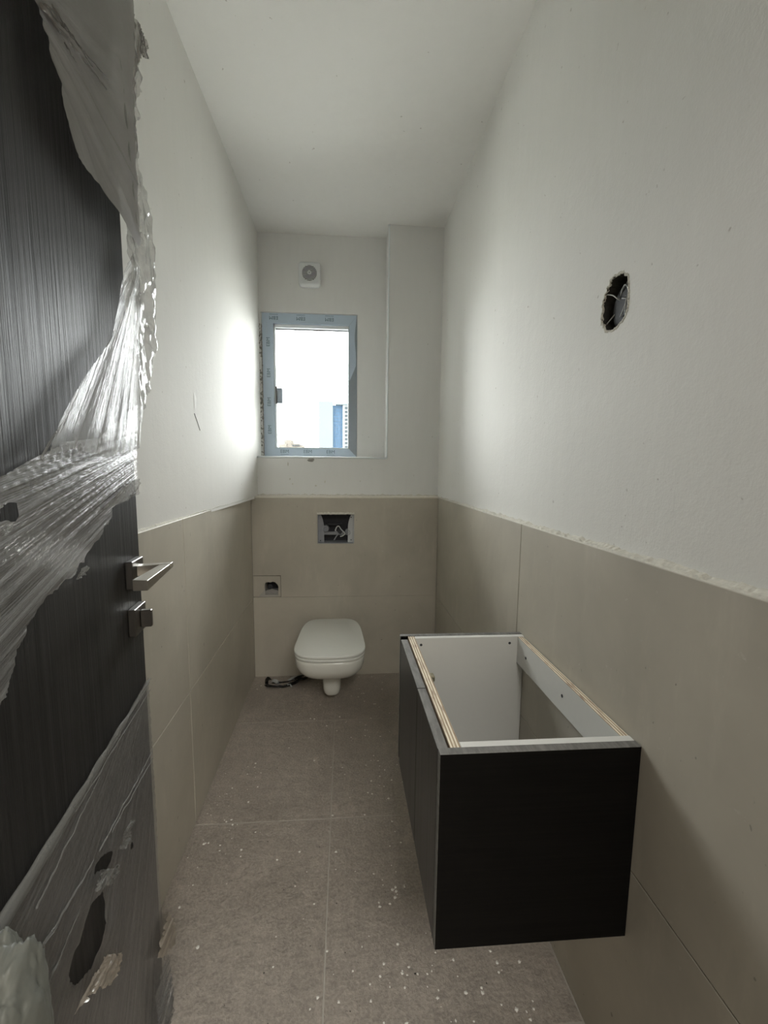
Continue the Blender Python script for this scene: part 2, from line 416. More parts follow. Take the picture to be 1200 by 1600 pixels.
# rough mortar line on top of the wall tiles
def mortar(parent, X, XP, side, hmax, seed):
    V = []; F = []; N = 420
    for i in range(N+1):
        y = -.02 + (YB+.02)*i/N
        near = max(.35, 1-.6*y/YB)
        n1 = noise.noise(Vector((y*30, seed, 0))); n2 = noise.noise(Vector((y*95, seed, 4))); n3 = noise.noise(Vector((y*12, seed, 9)))
        hh = ZT + hmax*near*(.5+.8*n1+.6*n2)
        f = X(y) + side*.002*(1+n2)
        bk = XP(y) - side*.0015*(1+n2)
        top = ZT + hmax*near*(1.35+.9*n3+.6*n1)
        V += [(f, y, ZT-.001), (f+side*.003, y, ZT+(hh-ZT)*.7+.0004), (f+(bk-f)*.55+side*.002*n1, y, hh), (bk, y, hh+(top-hh)*.55), (XP(y)+side*.001, y, top+.003*n2)]
    for i in range(N):
        for j in range(4): a = i*5+j; F.append((a, a+1, a+6, a+5))
    keep(mesh_obj('mortar_ridge', V, F, M['mortar']), parent)
mortar(wr, XR, XRP, 1, .009, 3.3)
mortar(wl, XL, XLP, -1, .006, 8.1)
# a scuffed patch on the left plaster
def scuff(y, z, n_, sx, sz, seed):
    V = []; F = []; R_ = 5
    V.append((XLP(y)+.0010, y, z))
    for r_ in range(1, R_+1):
        for k in range(n_):
            a = 2*PI*k/n_; q = 1+.5*noise.noise(Vector((math.cos(a)*2, math.sin(a)*2, seed)))
            yy = y+sx*q*r_/R_*math.cos(a); zz = z+sz*q*r_/R_*math.sin(a)
            V.append((XLP(yy)+(.0010*(1-(r_/R_)**3)+.0003*noise.noise(Vector((yy*300, zz*300, seed))) if r_ < R_ else -.0004), yy, zz))
    for k in range(n_): F.append((0, 1+k, 1+(k+1) % n_))
    for r_ in range(R_-1):
        for k in range(n_): a = 1+r_*n_; F.append((a+k, a+n_+k, a+n_+(k+1) % n_, a+(k+1) % n_))
    keep(mesh_obj('plaster_blob', V, F, M['ceiling'], smooth=True), wl)
scuff(1.57, 1.50, 26, .014, .034, 2)
keep(bm_obj('scratch', tube_bm([(XLP(y)+.0002, y, z) for y, z in ((1.56, 1.455), (1.585, 1.43), (1.61, 1.40))], .0012, 5), M['crumbs']), wl)

# ------------------------------------------------------------------ back wall: tiled box-out, upper wall, recess
XA, XB = XL(YB), XR(YB)
wb = plate('wall_back', [(-.75, ZT-.012), (.74, ZT-.012), (.74, H), (.2604, H), (.2604, 1.329), (-.75, 1.329)], [], lambda a, b, w_: (a, YC+w_, b), .30, M['plaster_back'])
tag(wb, kind='structure')
# recess panel with the window opening
WX0, WX1, WZ0, WZ1 = -.502, .083, 1.341, 2.209
keep(plate('recess_wall', rect(-.75, .30, 1.32, H), [[(WX0-.004, WZ0-.004), (WX1, WZ0-.004), (WX1, WZ1), (WX0-.004, WZ1)]],
           lambda a, b, w_: (a, YR+w_, b), .16, M['plaster_back']), wb)
# body of the box-out, tiles in front
fx0, fx1, fz0, fz1 = -.156, .061, .820, .997
flush = rect(fx0, fx1, fz0, fz1)
keep(plate('box_out', rect(-.74, .74, 0, ZT-.012), [rect(fx0-.001, fx1+.001, fz0-.001, fz1+.001), rect(-.470, -.392, .508, .590)], lambda a, b, w_: (a, YB+.012+w_, b), .10, M['grout']), wb)
px0, px1, pz0, pz1 = XA+.002, -.3765, ZJ+.008, .628
keep(plate('tile', [(px1+.0025, ZJ+JG), (XB-JG, ZJ+JG), (XB-JG, ZT-.001), (XA+JG, ZT-.001), (XA+JG, pz1+.002), (px1+.0025, pz1+.002)], [flush],
           lambda a, b, w_: (a, YB+w_, b), .012, M['tile']), wb)
keep(plate('tile', rect(XA+JG, XB-JG, 0, ZJ+JG-.001), [], lambda a, b, w_: (a, YB+w_, b), .012, M['tile']), wb)
# cut patch with the broken hole for a pipe
ph = [(px0, pz1-.001), (px1, pz1-.002), (px1, pz0), (-.392, pz0), (-.391, .528), (-.389, .560), (-.396, .576), (-.410, .589), (-.424, .5925), (-.436, .587), (-.450, .590), (-.464, .587),
      (-.474, .576), (-.473, .560), (-.4735, .545), (-.484, .528), (-.498, .514), (-.508, pz0), (px0, pz0)]
keep(plate('tile', ph, [], lambda a, b, w_: (a, YB+.001+w_, b), .012, M['tile']), wb)
keep(box('pipe_recess', -.52, -.38, YB+.10, YB+.11, .49, .61, M['dark_hole'], bev=0), wb)
wp = empty('water_outlet', (-.43, YB+.03, .54)); tag(wp, 'dark capped pipe outlet in broken hole at left of back wall', 'pipe outlet')
keep(bm_obj('pipe_elbow', tube_bm([(-.44, YB+.09, .565), (-.44, YB+.05, .562), (-.44, YB+.012, .560)], .014, 14), M['dark_hole'], smooth=False), wp)
keep(bm_obj('mortar_fill', loft([[(x, YB+.012+.02*abs(noise.noise(Vector((x*50, 0, 1)))), .508) for x in (-.47, -.45, -.43, -.41, -.393)] + [(x, YB+.05, .508) for x in (-.393, -.43, -.47)],
                                 [(x, YB+.02, .508+.035*(1-abs(x+.43)*9)) for x in (-.47, -.45, -.43, -.41, -.393)] + [(x, YB+.06, .535) for x in (-.393, -.43, -.47)]]), M['concrete']), wp)
# ledge on the box-out
keep(box('ledge_tile', XLP(YB), XRP(YB), YB-.001, YC+.004, ZT-.004, ZT+.004, M['white_edge'], bev=.001), wb)
V = []; F = []
for i in range(161):                                   # rough plaster line behind the ledge
    x = XLP(YC)+(XRP(YC)-XLP(YC))*i/160; n1 = noise.noise(Vector((x*40, 5, 0))); n2 = noise.noise(Vector((x*120, 5, 2)))
    V += [(x, YC-.012-.006*n1, ZT+.003), (x, YC-.005-.003*n2, ZT+.007+.003*n1), (x, YC-.001, ZT+.012+.008*n1+.004*n2)]
for i in range(160):
    for j in range(2): a = i*3+j; F.append((a, a+1, a+4, a+3))
keep(mesh_obj('mortar_ridge', V, F, M['mortar']), wb)
# rough broken strip left of the window frame
V = []; F = []
for i in range(181):
    z = WZ0 + (WZ1-.07-WZ0)*i/180
    for j, x in enumerate((-.530, -.519, -.512, -.506, -.500)):
        V.append((x + .003*noise.noise(Vector((z*60, j, 1))), YR-.003 + (.012*noise.noise(Vector((z*70, j*3.1, 2)))+.004)*(0 < j < 4) + .006*(j == 4), z))
for i in range(180):
    for j in range(4): a = i*5+j; F.append((a, a+1, a+6, a+5))
keep(mesh_obj('broken_plaster', V, F, M['concrete']), wb)
# chipped spot under the sill edge and dried drips
def chip(x, z, sx, sz, m, seed, d=.0035):
    V = [(x, YC-d, z)]; F = []; N = 18
    for k in range(N):
        a = 2*PI*k/N; q = 1+.6*noise.noise(Vector((math.cos(a)*1.7, math.sin(a)*1.7, seed)))
        V.append((x+sx*q*math.cos(a)*.6, YC-d*.7, z+sz*q*math.sin(a)*.6))
    for k in range(N):
        a = 2*PI*k/N; q = 1+.6*noise.noise(Vector((math.cos(a)*1.7, math.sin(a)*1.7, seed)))
        V.append((x+sx*q*math.cos(a), YC+.0003, z+sz*q*math.sin(a)))
    for k in range(N):
        F.append((0, 1+(k+1) % N, 1+k)); F.append((1+k, 1+(k+1) % N, 1+N+(k+1) % N, 1+N+k))
    keep(mesh_obj('plaster_chip', V, F, m), wb)
chip(-.198, 1.313, .022, .010, M['concrete'], 1)
for x, z, sx, sz, sd in ((-.335, 1.29, .004, .012, 2), (-.325, 1.20, .004, .006, 3), (-.31, 1.17, .004, .006, 4), (-.17, 1.16, .007, .005, 5), (-.115, 1.185, .004, .008, 6), (.1, 1.19, .003, .003, 7)):
    chip(x, z, sx, sz, M['mortar'], sd, .0012)
# white beads added for the lit line along the sill and column edges
keep(bm_obj('lit_edge_bead', tube_bm([(-.517+.777*i/30, YC+.001+.0012*noise.noise(Vector((i*.6, 1, 0))), 1.330+.002*noise.noise(Vector((i*.5, 3, 0)))) for i in range(31)], .0055, 8), M['bead'], smooth=True), wb)
keep(bm_obj('lit_edge_bead', tube_bm([(.2604+.0015*noise.noise(Vector((i*.5, 7, 0))), YC+.0015, 1.328+(H-1.328)*i/40) for i in range(41)], .0055, 8), M['bead'], smooth=True), wb)

# ------------------------------------------------------------------ ceiling and the hall behind the camera
tag(plate('ceiling', rect(-.75, .75, -.2, 3.0), [], lambda a, b, w_: (a, b, H+w_), .1, M['ceiling']), kind='structure')
DH = 2.13
wf = tag(plate('wall_front', [(-1.6, 0), (-.335, 0), (-.335, DH), (.53, DH), (.53, 0), (1.8, 0), (1.8, H), (-1.6, H)], [], lambda a, b, w_: (a, -.17+w_, b), .15, M['plaster']), kind='structure')
fl2 = tag(box('floor_hall', -1.6, 1.8, -2.8, -.17, -.06, 0, M['floor'], bev=0), kind='structure'); fl2.name = 'floor'
hc = tag(box('ceiling_hall', -1.6, 1.8, -2.8, -.17, H, H+.1, M['ceiling'], bev=0), kind='structure'); hc.name = 'ceiling'
tag(box('wall_hall_left', -1.7, -1.6, -2.8, -.02, 0, H, M['hall'], bev=0), kind='structure')
tag(box('wall_hall_right', 1.8, 1.9, -2.8, -.02, 0, H, M['hall'], bev=0), kind='structure')
tag(box('wall_hall_back', -1.7, 1.9, -2.9, -2.8, 0, H, M['hall'], bev=0), kind='structure')

# ------------------------------------------------------------------ window
wn = empty('window_1', ((WX0+WX1)/2, YR+.05, WZ0)); tag(wn, kind='structure')
FY0, FY1 = YR+.010, YR+.085
X0, X1, Z0, Z1 = WX0+.001, WX1-.002, WZ0-.002, WZ1-.003
bl, bt, br, bb = .066, .060, .050, .052
def mitre(name, pts, m=M['frame_film']):
    return plate(name, pts, [], lambda a, b, w_: (a, FY0+w_, b), FY1-FY0, m, wn)
mitre('frame_bar', [(X0, Z0), (X0+bl, Z0+bb), (X0+bl, Z1-bt), (X0, Z1)])
mitre('frame_bar', [(X0, Z1), (X0+bl, Z1-bt), (X1-br, Z1-bt), (X1, Z1)])
mitre('frame_bar', [(X0, Z0), (X1, Z0), (X1-br, Z0+bb), (X0+bl, Z0+bb)])
rb = mitre('frame_bar', [(X1, Z0), (X1, Z1), (X1-br, Z1-bt), (X1-br, Z0+bb)], M['frame_grey'])
tag(rb, 'bare grey bar')
# protective film left on the upper half of the right bar
ft = [(X1-br+.001, Z1-bt-.001), (X1-.004, Z1-.006)]
for k in range(15):
    t = k/14; ft.append((X1-.005-.020*math.sin(t*PI*.9)*(.35+.3*math.sin(t*7)) - (.034*max(0, t-.8)*5*.9), Z1-.02-(.36)*t))
ft.append((X1-br+.001, Z1-.395))
plate('protective_film', ft, [], lambda a, b, w_: (a, FY0-.001+w_, b), .0008, M['frame_film'], wn)
# beads: a stepped white reveal inside the bars
gx0, gx1, gz0, gz1 = X0+bl, X1-br, Z0+bb, Z1-bt
for a in ((gx0, gx0+.012, gz0, gz1), (gx0, gx1, gz1-.020, gz1), (gx1-.006, gx1, gz0, gz1), (gx0, gx1, gz0, gz0+.006)):
    box('glazing_bead', a[0], a[1], FY0+.012, FY1-.02, a[2], a[3], M['bead'], wn, bev=.002)
box('seal', gx0+.010, gx1-.004, FY0+.034, FY0+.038, gz1-.028, gz1-.018, M['grey_plastic'], wn, bev=.0008)
box('seal', gx0+.010, gx0+.0155, FY0+.034, FY0+.038, gz0, gz1-.02, M['grey_plastic'], wn, bev=.0008)
box('glass_pane', gx0+.002, gx1-.002, FY0+.040, FY0+.044, gz0+.002, gz1-.002, M['glass'], wn, bev=0)
lt = box('latch', gx0+.012, gx0+.052, FY0-.004, FY0+.034, 1.668, 1.762, M['frame_grey'], wn, bev=.004)
tag(lt, 'dark blue-grey latch')
keep(bm_obj('latch_pin', tube_bm([(gx0+.015, FY0-.006, 1.663), (gx0+.015, FY0-.006, 1.767)], .005, 10), M['steel_shaded'], smooth=True), wn)
def lettering(txt, size, loc, rot, underline=False):
    cu = bpy.data.curves.new('t', 'FONT'); cu.body = txt; cu.size = size; cu.align_x = 'CENTER'; cu.align_y = 'CENTER'; cu.extrude = .0002; cu.resolution_u = 2
    o = bpy.data.objects.new('t', cu); COL.objects.link(o); o.location = (0, 0, 0)
    dg = bpy.context.evaluated_depsgraph_get(); me = bpy.data.meshes.new_from_object(o.evaluated_get(dg)); COL.objects.unlink(o)
    Mx = Matrix.Translation(loc) @ Matrix.Rotation(rot, 4, 'Y') @ Matrix.Rotation(PI/2, 4, 'X')
    me.transform(Mx); me.materials.clear(); me.materials.append(M['ink'])
    q = bpy.data.objects.new('printed_lettering', me); COL.objects.link(q); keep(q, wn)
    if underline:
        o2 = plate('printed_line', rect(-.026, .026, -.0205, -.0185), [], lambda a, b, w_: Mx @ Vector((a, b, -w_)), .0004, M['ink'], wn)
ty = FY0-.0006
for x in (-.385, -.24, -.095): lettering('EBM', .030, (x+.01, ty, Z0+.030), 0, True)
for x in (-.43, -.265, -.09): lettering('EBM', .030, (x, ty, Z1-.028), PI, True)
for z in (1.505, 1.675, 1.85, 2.035): lettering('EBM', .030, (X0+.036, ty, z), -PI/2)

# ------------------------------------------------------------------ extractor fan
fcx, fcz = -.207, 2.424
fan = empty('extractor_fan', (fcx, YR, fcz)); tag(fan, 'small square white extractor fan with round slatted grille above window', 'fan')
def sq_ring(y, hw, hh, r_, n_=8, cx=fcx, cz=fcz, bow=0):
    out = []
    for qx, qz, a0 in ((1, 1, 0), (-1, 1, PI/2), (-1, -1, PI), (1, -1, 3*PI/2)):
        for k in range(n_+1):
            a = a0+PI/2*k/n_
            x = qx*(hw-r_)+r_*math.cos(a); z = qz*(hh-r_)+r_*math.sin(a)
            z -= bow*(1-(x/hw)**2) if z < 0 else 0
            out.append((cx+x, y, cz+z))
    return out
keep(bm_obj('fan_body', loft([sq_ring(YR+.002, .066, .070, .020, bow=.006), sq_ring(YR-.020, .066, .070, .020, bow=.006), sq_ring(YR-.028, .062, .062, .013, bow=.004), sq_ring(YR-.030, .055, .056, .012)]), M['fan']), fan)
def disc(y0, y1, r_, cx, cz, n_=40): return loft([[(cx+r_*math.cos(2*PI*k/n_), y, cz+r_*math.sin(2*PI*k/n_)) for k in range(n_)] for y in (y0, y1)])
gz = fcz+.003
keep(bm_obj('grille_opening', disc(YR-.0305, YR-.0308, .044, fcx, gz), M['dark_hole']), fan)
for i in range(11):
    z = -.0385+.0077*i; hw = math.sqrt(max(0, .044**2-z*z))
    keep(box('slat', fcx-hw, fcx+hw, YR-.0345, YR-.0302, gz+z-.0015, gz+z+.0015, M['fan'], bev=.0006), fan)
keep(bm_obj('hub', disc(YR-.0345, YR-.0365, .012, fcx, gz, 24), M['fan']), fan)
keep(bm_obj('hub_emblem', disc(YR-.0365, YR-.0372, .005, fcx, gz, 3), M['grey_plastic']), fan)

# ------------------------------------------------------------------ flush opening (cistern mechanism)
fp = empty('cistern_opening', ((fx0+fx1)/2, YB+.02, fz0)); tag(fp, 'open cistern access box with bare flush mechanism in back wall', 'flush mechanism')
def fbox(name, x0, x1, d0, d1, z0, z1, m, bev=.001): keep(box(name, x0, x1, YB+d0, YB+d1, z0, z1, m, bev=bev), fp)
w2, h2 = fx1-fx0, fz1-fz0
fbox('side_lining', fx0+.0005, fx0+.004, .001, .10, fz0+.001, fz1-.001, M['grey_plastic'])
fbox('side_lining', fx1-.004, fx1-.0005, .001, .10, fz0+.001, fz1-.001, M['pale_plastic'])
fbox('bottom_lining', fx0+.004, fx1-.004, .001, .10, fz0+.0005, fz0+.004, M['grey_plastic'])
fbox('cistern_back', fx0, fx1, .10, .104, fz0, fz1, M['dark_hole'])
for sgn, cx_ in ((1, fx0+.004), (-1, fx1-.004)):          # curved end brackets
    pts = [(cx_, fz0+.004), (cx_+sgn*.034, fz0+.004)]
    for k in range(13):
        t = k/12; pts.append((cx_+sgn*(.034-.001*math.sin(t*PI)+(-.020 if t > .5 else 0)*(2*t-1)**2), fz0+.01+(h2-.016)*t))
    pts.append((cx_, fz1-.006))
    plate('bracket', pts, [], lambda a, b, w_: (a, YB+.030+w_, b), .004, M['pale_plastic'] if sgn < 0 else M['grey_plastic'], fp)
for cx_, cz_, r_ in ((fx0+.046, fz0+.085, .020), (fx1-.038, fz0+.062, .016)):
    keep(bm_obj('valve_cap', loft([[(cx_+q*math.cos(2*PI*k/24), y, cz_+q*math.sin(2*PI*k/24)) for k in range(24)] for q, y in ((r_, YB+.09), (r_, YB+.030), (r_*.8, YB+.027), (r_*.75, YB+.034), (r_*.35, YB+.034), (r_*.3, YB+.026))]), M['grey_plastic']), fp)
fbox('cross_arm', fx0+.03, fx1-.03, .045, .06, fz0+.045, fz0+.066, M['grey_plastic'], .004)
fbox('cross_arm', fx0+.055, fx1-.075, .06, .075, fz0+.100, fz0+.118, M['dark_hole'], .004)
lp = spline([(-.052, YB+.02, .955-.06), (-.042, YB+.018, .918), (-.030, YB+.018, .922), (-.018, YB+.018, .905), (.004, YB+.018, .880), (-.006, YB+.018, .866), (-.022, YB+.02, .860)], 6)
keep(bm_obj('lever_loop', tube_bm(lp, .0035, 8), M['pale_plastic'], smooth=True), fp)
keep(bm_obj('lever_loop', tube_bm(spline([(-.05, YB+.022, .895), (-.035, YB+.02, .878), (-.045, YB+.02, .862), (-.06, YB+.02, .838)], 6), .0035, 8), M['grey_plastic'], smooth=True), fp)
bm = box_bm(-.016, .016, -.008, .008, -.012, .012, .003); R_ = Matrix.Translation((-.026, YB+.028, .893)) @ Matrix.Rotation(.7, 4, 'Y')
bmesh.ops.transform(bm, matrix=R_, verts=bm.verts); keep(bm_obj('rocker', bm, M['dark_hole']), fp)
for x, z in ((fx0+.016, fz0+.014), (fx1-.018, fz0+.018), (fx1-.018, fz1-.022)):
    keep(bm_obj('screw', disc(YB+.030, YB+.028, .0035, x, z, 12), M['dark_hole']), fp)
V = []; F = []
for i in range(81):                                       # ragged mortar above the opening
    x = fx0-.002+(w2+.004)*i/80; nn = noise.noise(Vector((x*70, 3, 3)))
    V += [(x, YB+.008, fz1-.004+.002*nn), (x, YB-.0025, fz1-.001+.002*nn), (x, YB-.002, fz1+.006+.004*nn), (x, YB+.0005, fz1+.011+.006*nn)]
for i in range(80):
    for j in range(3): a = i*4+j; F.append((a, a+1, a+5, a+4))
keep(mesh_obj('mortar_edge', V, F, M['mortar']), fp)

# ------------------------------------------------------------------ toilet
TX = -.069; ZL = .388
toi = empty('wall_hung_toilet', (TX, YB, .06)); tag(toi, 'white wall-hung toilet with closed square-cornered lid below flush opening', 'toilet')
def dring(z, w_, yf, yb_, nf=2.7, wb_=None, n_=64, cx=TX):
    """plan outline: rounded front, squarer back"""
    out = []; ym = (yf+yb_)/2+.0; wb_ = wb_ or w_
    for k in range(n_):
        a = 2*PI*k/n_; c, s_ = math.cos(a), math.sin(a)
        e = 2/nf if s_ < 0 else 2/5.
        x = math.copysign(abs(c)**e, c); y = math.copysign(abs(s_)**e, s_)
        ww = w_ if s_ < 0 else w_+(wb_-w_)*abs(y)
        out.append((cx+x*ww, (yf+.14)+y*.14 if s_ < 0 else (yf+.14)+y*(yb_-yf-.14), z))
    return out
YFt = 1.872
body = []
for z, w_, yf in ((ZL-.034, .166, YFt+.012), (ZL-.038, .171, YFt+.006), (ZL-.05, .172, YFt+.005), (ZL-.08, .170, YFt+.009), (ZL-.11, .162, YFt+.025), (ZL-.14, .146, YFt+.055), (ZL-.163, .122, YFt+.10), (ZL-.178, .092, YFt+.15), (ZL-.185, .055, YFt+.20)):
    body.append(dring(z, w_, yf, YB, 2.9))
keep(bm_obj('bowl', loft(body), M['ceramic'], smooth=True), toi)
bs = []
for z, w_, yf, yb_ in ((.24, .050, 2.09, YB), (.14, .049, 2.09, YB), (.095, .047, 2.095, YB), (.068, .043, 2.105, YB), (.052, .035, 2.12, YB), (.045, .020, 2.15, YB)):
    rr = []
    for k in range(40):
        a = 2*PI*k/40; c, s_ = math.cos(a), math.sin(a)
        x = math.copysign(abs(c)**.7, c)*w_; rr.append((TX+.005+x, (yf+.05)+(math.copysign(abs(s_)**.7, s_))*(.05 if s_ < 0 else (yb_-yf-.05)), z))
    bs.append(rr)
keep(bm_obj('trap_shroud', loft(bs), M['ceramic'], smooth=True), toi)
def slab(name, z0, z1, w_, yf, yb_, m, rr=.004, wb_=None):
    o = bm_obj(name, loft([dring(z0, w_-rr, yf+rr, yb_-rr, 3.0, wb_ and wb_-rr), dring(z0+rr*.5, w_-rr*.2, yf+rr*.2, yb_, 3.0, wb_ and wb_-rr*.2), dring(z0+rr, w_, yf, yb_, 3.0, wb_), dring(z1-rr, w_, yf, yb_, 3.0, wb_),
                            dring(z1-rr*.4, w_-rr*.25, yf+rr*.25, yb_-rr*.2, 3.0, wb_ and wb_-rr*.25), dring(z1, w_-rr, yf+rr, yb_-rr, 3.0, wb_ and wb_-rr)]), m, smooth=True)
    keep(o, toi); return o
slab('seat', ZL-.031, ZL-.0165, .1745, YFt, 2.37, M['seat'], .003, .158)
slab('lid', ZL-.0145, ZL, .176, YFt-.002, 2.375, M['seat'], .004, .158)
for sx in (-1, 1):
    keep(bm_obj('hinge', tube_bm([(TX+sx*.075-.02, 2.385, ZL-.022), (TX+sx*.075+.02, 2.385, ZL-.022)], .011, 14), M['seat'], smooth=True), toi)

# ------------------------------------------------------------------ vanity carcass
VX, Y0v, Y1v, ZTv, ZBv = .172, .682, 1.2305, .7554, .355
def XW(y): return XR(y)-.001
va = empty('vanity_cabinet', ((VX+XW(.95))/2, (Y0v+Y1v)/2, ZBv)); tag(va, 'black wall-hung vanity cabinet without a top, open and white inside', 'cabinet')
T = .016
def vp(name, x0, x1, y0, y1, z0, z1, m, bev=.0008, fn=None): return keep(box(name, x0, x1, y0, y1, z0, z1, m, bev=bev, fn=fn), va)
def two_tone(name, y0, y1, x0, x1):
    o = vp(name, x0, x1, y0, y1, ZBv, ZTv, M['vanity_end'])
    o.data.materials.append(M['edge'])
    for p in o.data.polygons:
        if p.normal.z > .5 or p.normal.x < -.5: p.material_index = 1
    return o
two_tone('end_panel', Y0v, Y0v+.018, VX, XW(Y0v))
two_tone('end_panel', Y1v-.016, Y1v, VX+.001, XW(Y1v))
vp('carcass_side', VX+.044, XW(.72), Y0v+.0185, Y0v+.0185+T, ZBv+.002, ZTv-.001, M['white_board'])
for o_ in [va.children[-1]]:
    o_.data.materials.append(M['white_edge'])
    for p in o_.data.polygons:
        if p.normal.z > .5: p.material_index = 1
vp('carcass_side', VX+.044, XW(1.2), Y1v-.016-.0005-T, Y1v-.0165, ZBv+.002, ZTv-.001, M['white_board'])
va.children[-1].data.materials.append(M['white_edge'])
for p in va.children[-1].data.polygons:
    if p.normal.z > .5: p.material_index = 1
# doors: the joint between the two shows on the top edge
yd0, yd1, ydm = Y0v+.0205, Y1v-.034, .915
for a, b in ((yd0, ydm-.0015), (ydm+.0015, yd1)):
    o = vp('door', VX, VX+.020, a, b, ZBv-.001, ZTv-.003, M['vanity'])
    o.data.materials.append(M['edge'])
    for p in o.data.polygons:
        if p.normal.z > .5: p.material_index = 1
vp('front_rail', VX+.0235, VX+.0435, Y0v+.0185, Y1v-.0165, ZTv-.09, ZTv-.001, M['ply'])
vp('bottom_panel', VX+.0235, XW(.8)-.02, Y0v+.035, Y1v-.033, ZBv+.002, ZBv+.018, M['white_board'])
rx1 = XW(.72)-.0005; rx0 = rx1-.017
rl = vp('back_rail', rx0, rx1, Y0v+.035, Y1v-.033, ZTv-.085, ZTv-.002, M['white_board'])
rl.data.materials.append(M['ply'])
for p in rl.data.polygons:
    if p.normal.z > .5: p.material_index = 1
for y in (.745, .93, 1.135):
    keep(bm_obj('screw_hole', loft([[(x, y+.0042*math.cos(2*PI*k/16), ZTv-.042+.0042*math.sin(2*PI*k/16)) for k in range(16)] for x in (rx0-.0006, rx0+.004)]), M['dark_hole']), va)
for x in (VX+.062, XW(1.2)-.045):
    keep(bm_obj('screw_hole', loft([[(x+.004*math.cos(2*PI*k/16), y, ZTv-.022+.004*math.sin(2*PI*k/16)) for k in range(16)] for y in (Y1v-.0165-T-.0006, Y1v-.03)]), M['dark_hole']), va)
vp('hinge_plate', VX+.0435, VX+.060, 1.055, 1.095, ZTv-.075, ZTv-.050, M['brass'], .002)
vp('hinge_arm', VX+.0435, VX+.076, 1.062, 1.085, ZTv-.070, ZTv-.052, M['brass'], .003)

# ------------------------------------------------------------------ scrap and debris on the floor
sc = empty('plastic_scrap', (-.32, 2.36, 0)); tag(sc, 'torn strip of black and pale plastic on floor left of toilet', 'plastic scrap')
def ribbon(pts, w_, m, seed, name):
    P = spline(pts, 3); V = []; F = []
    for i, p in enumerate(P):
        t = (P[min(i+1, len(P)-1)]-P[max(i-1, 0)]).normalized(); s_ = t.cross(Vector((0, 0, 1))).normalized()
        for j in range(5):
            q = (j-2)/2; nn = noise.noise(Vector((i*.35, j*1.3, seed)))
            v = p + s_*w_*q*(1+.4*noise.noise(Vector((i*.2, seed, 0)))) + Vector((0, 0, .012*nn*(abs(q)+.3)+.004*abs(q)))
            v.z = max(.0015, v.z); V.append(v)
    n_ = len(P)
    for i in range(n_-1):
        for j in range(4): a = i*5+j; F.append((a, a+1, a+6, a+5))
    o = mesh_obj(name, V, F, m, smooth=False); sd = o.modifiers.new('t', 'SOLIDIFY'); sd.thickness = .0008
    keep(o, sc)
ribbon([(-.452, 2.35, .004), (-.455, 2.385, .012), (-.435, 2.40, .006)], .010, M['black_plastic'], 4, 'black_strip')
ribbon([(-.455, 2.345, .004), (-.42, 2.315, .006), (-.37, 2.31, .008), (-.31, 2.33, .010), (-.26, 2.37, .012), (-.20, 2.40, .014)], .012, M['black_plastic'], 1, 'black_strip')
ribbon([(-.42, 2.36, .006), (-.38, 2.345, .012), (-.34, 2.35, .012), (-.29, 2.375, .014), (-.23, 2.41, .022), (-.19, 2.415, .02)], .010, M['black_plastic'], 2, 'black_strip')
ribbon([(-.43, 2.375, .006), (-.40, 2.36, .014), (-.375, 2.34, .008)], .012, M['white_plastic'], 3, 'pale_strip')
ribbon([(-.33, 2.375, .010), (-.29, 2.40, .016), (-.25, 2.42, .020)], .009, M['white_plastic'], 6, 'pale_strip')
ribbon([(-.335, 2.335, .006), (-.315, 2.322, .012), (-.30, 2.305, .006)], .006, M['white_plastic'], 8, 'pale_strip')

def chips(name, spots, m, size, label, cat):
    bm = bmesh.new()
    for (cx, cy, sx, sy, n_) in spots:
        for _ in range(n_):
            x = random.gauss(cx, sx); y = random.gauss(cy, sy); r_ = size*random.uniform(.4, 1.5)
            if not (XL(y)+.01 < x < XR(y)-.01) or y > YB-.01 or y < .05: continue
            k = random.randint(4, 6); a0 = random.random()*6
            low = [bm.verts.new((x+r_*random.uniform(.6, 1.2)*math.cos(a0+2*PI*i/k), y+r_*random.uniform(.6, 1.2)*math.sin(a0+2*PI*i/k), .0002)) for i in range(k)]
            top = bm.verts.new((x, y, r_*.55))
            for i in range(k): bm.faces.new((low[i], low[(i+1) % k], top))
            bm.faces.new(low[::-1])
    o = bm_obj(name, bm, m); tag(o, label, cat, kind='stuff'); return o
chips('plaster_debris', [(.10, 2.2, .10, .14, 26), (.13, 1.85, .09, .12, 26), (.13, 1.6, .08, .1, 14), (.15, 1.3, .09, .16, 22), (.16, 1.12, .02, .02, 10), (.12, .95, .1, .1, 16), (-.40, 1.35, .04, .08, 22), (-.36, 1.63, .05, .05, 12),
      (-.47, 1.2, .02, .25, 24), (0, 1.5, .3, .5, 40), (.28, .86, .12, .05, 34), (-.1, 1.0, .2, .2, 20), (-.37, 2.33, .1, .05, 8)], M['chips'], .0036, 'white plaster crumbs scattered over the taupe floor tiles', 'debris')
chips('dark_crumbs', [(0, 1.2, .3, .4, 26), (-.2, 1.0, .2, .2, 10)], M['crumbs'], .0022, 'small dark crumbs scattered over the taupe floor tiles', 'debris')

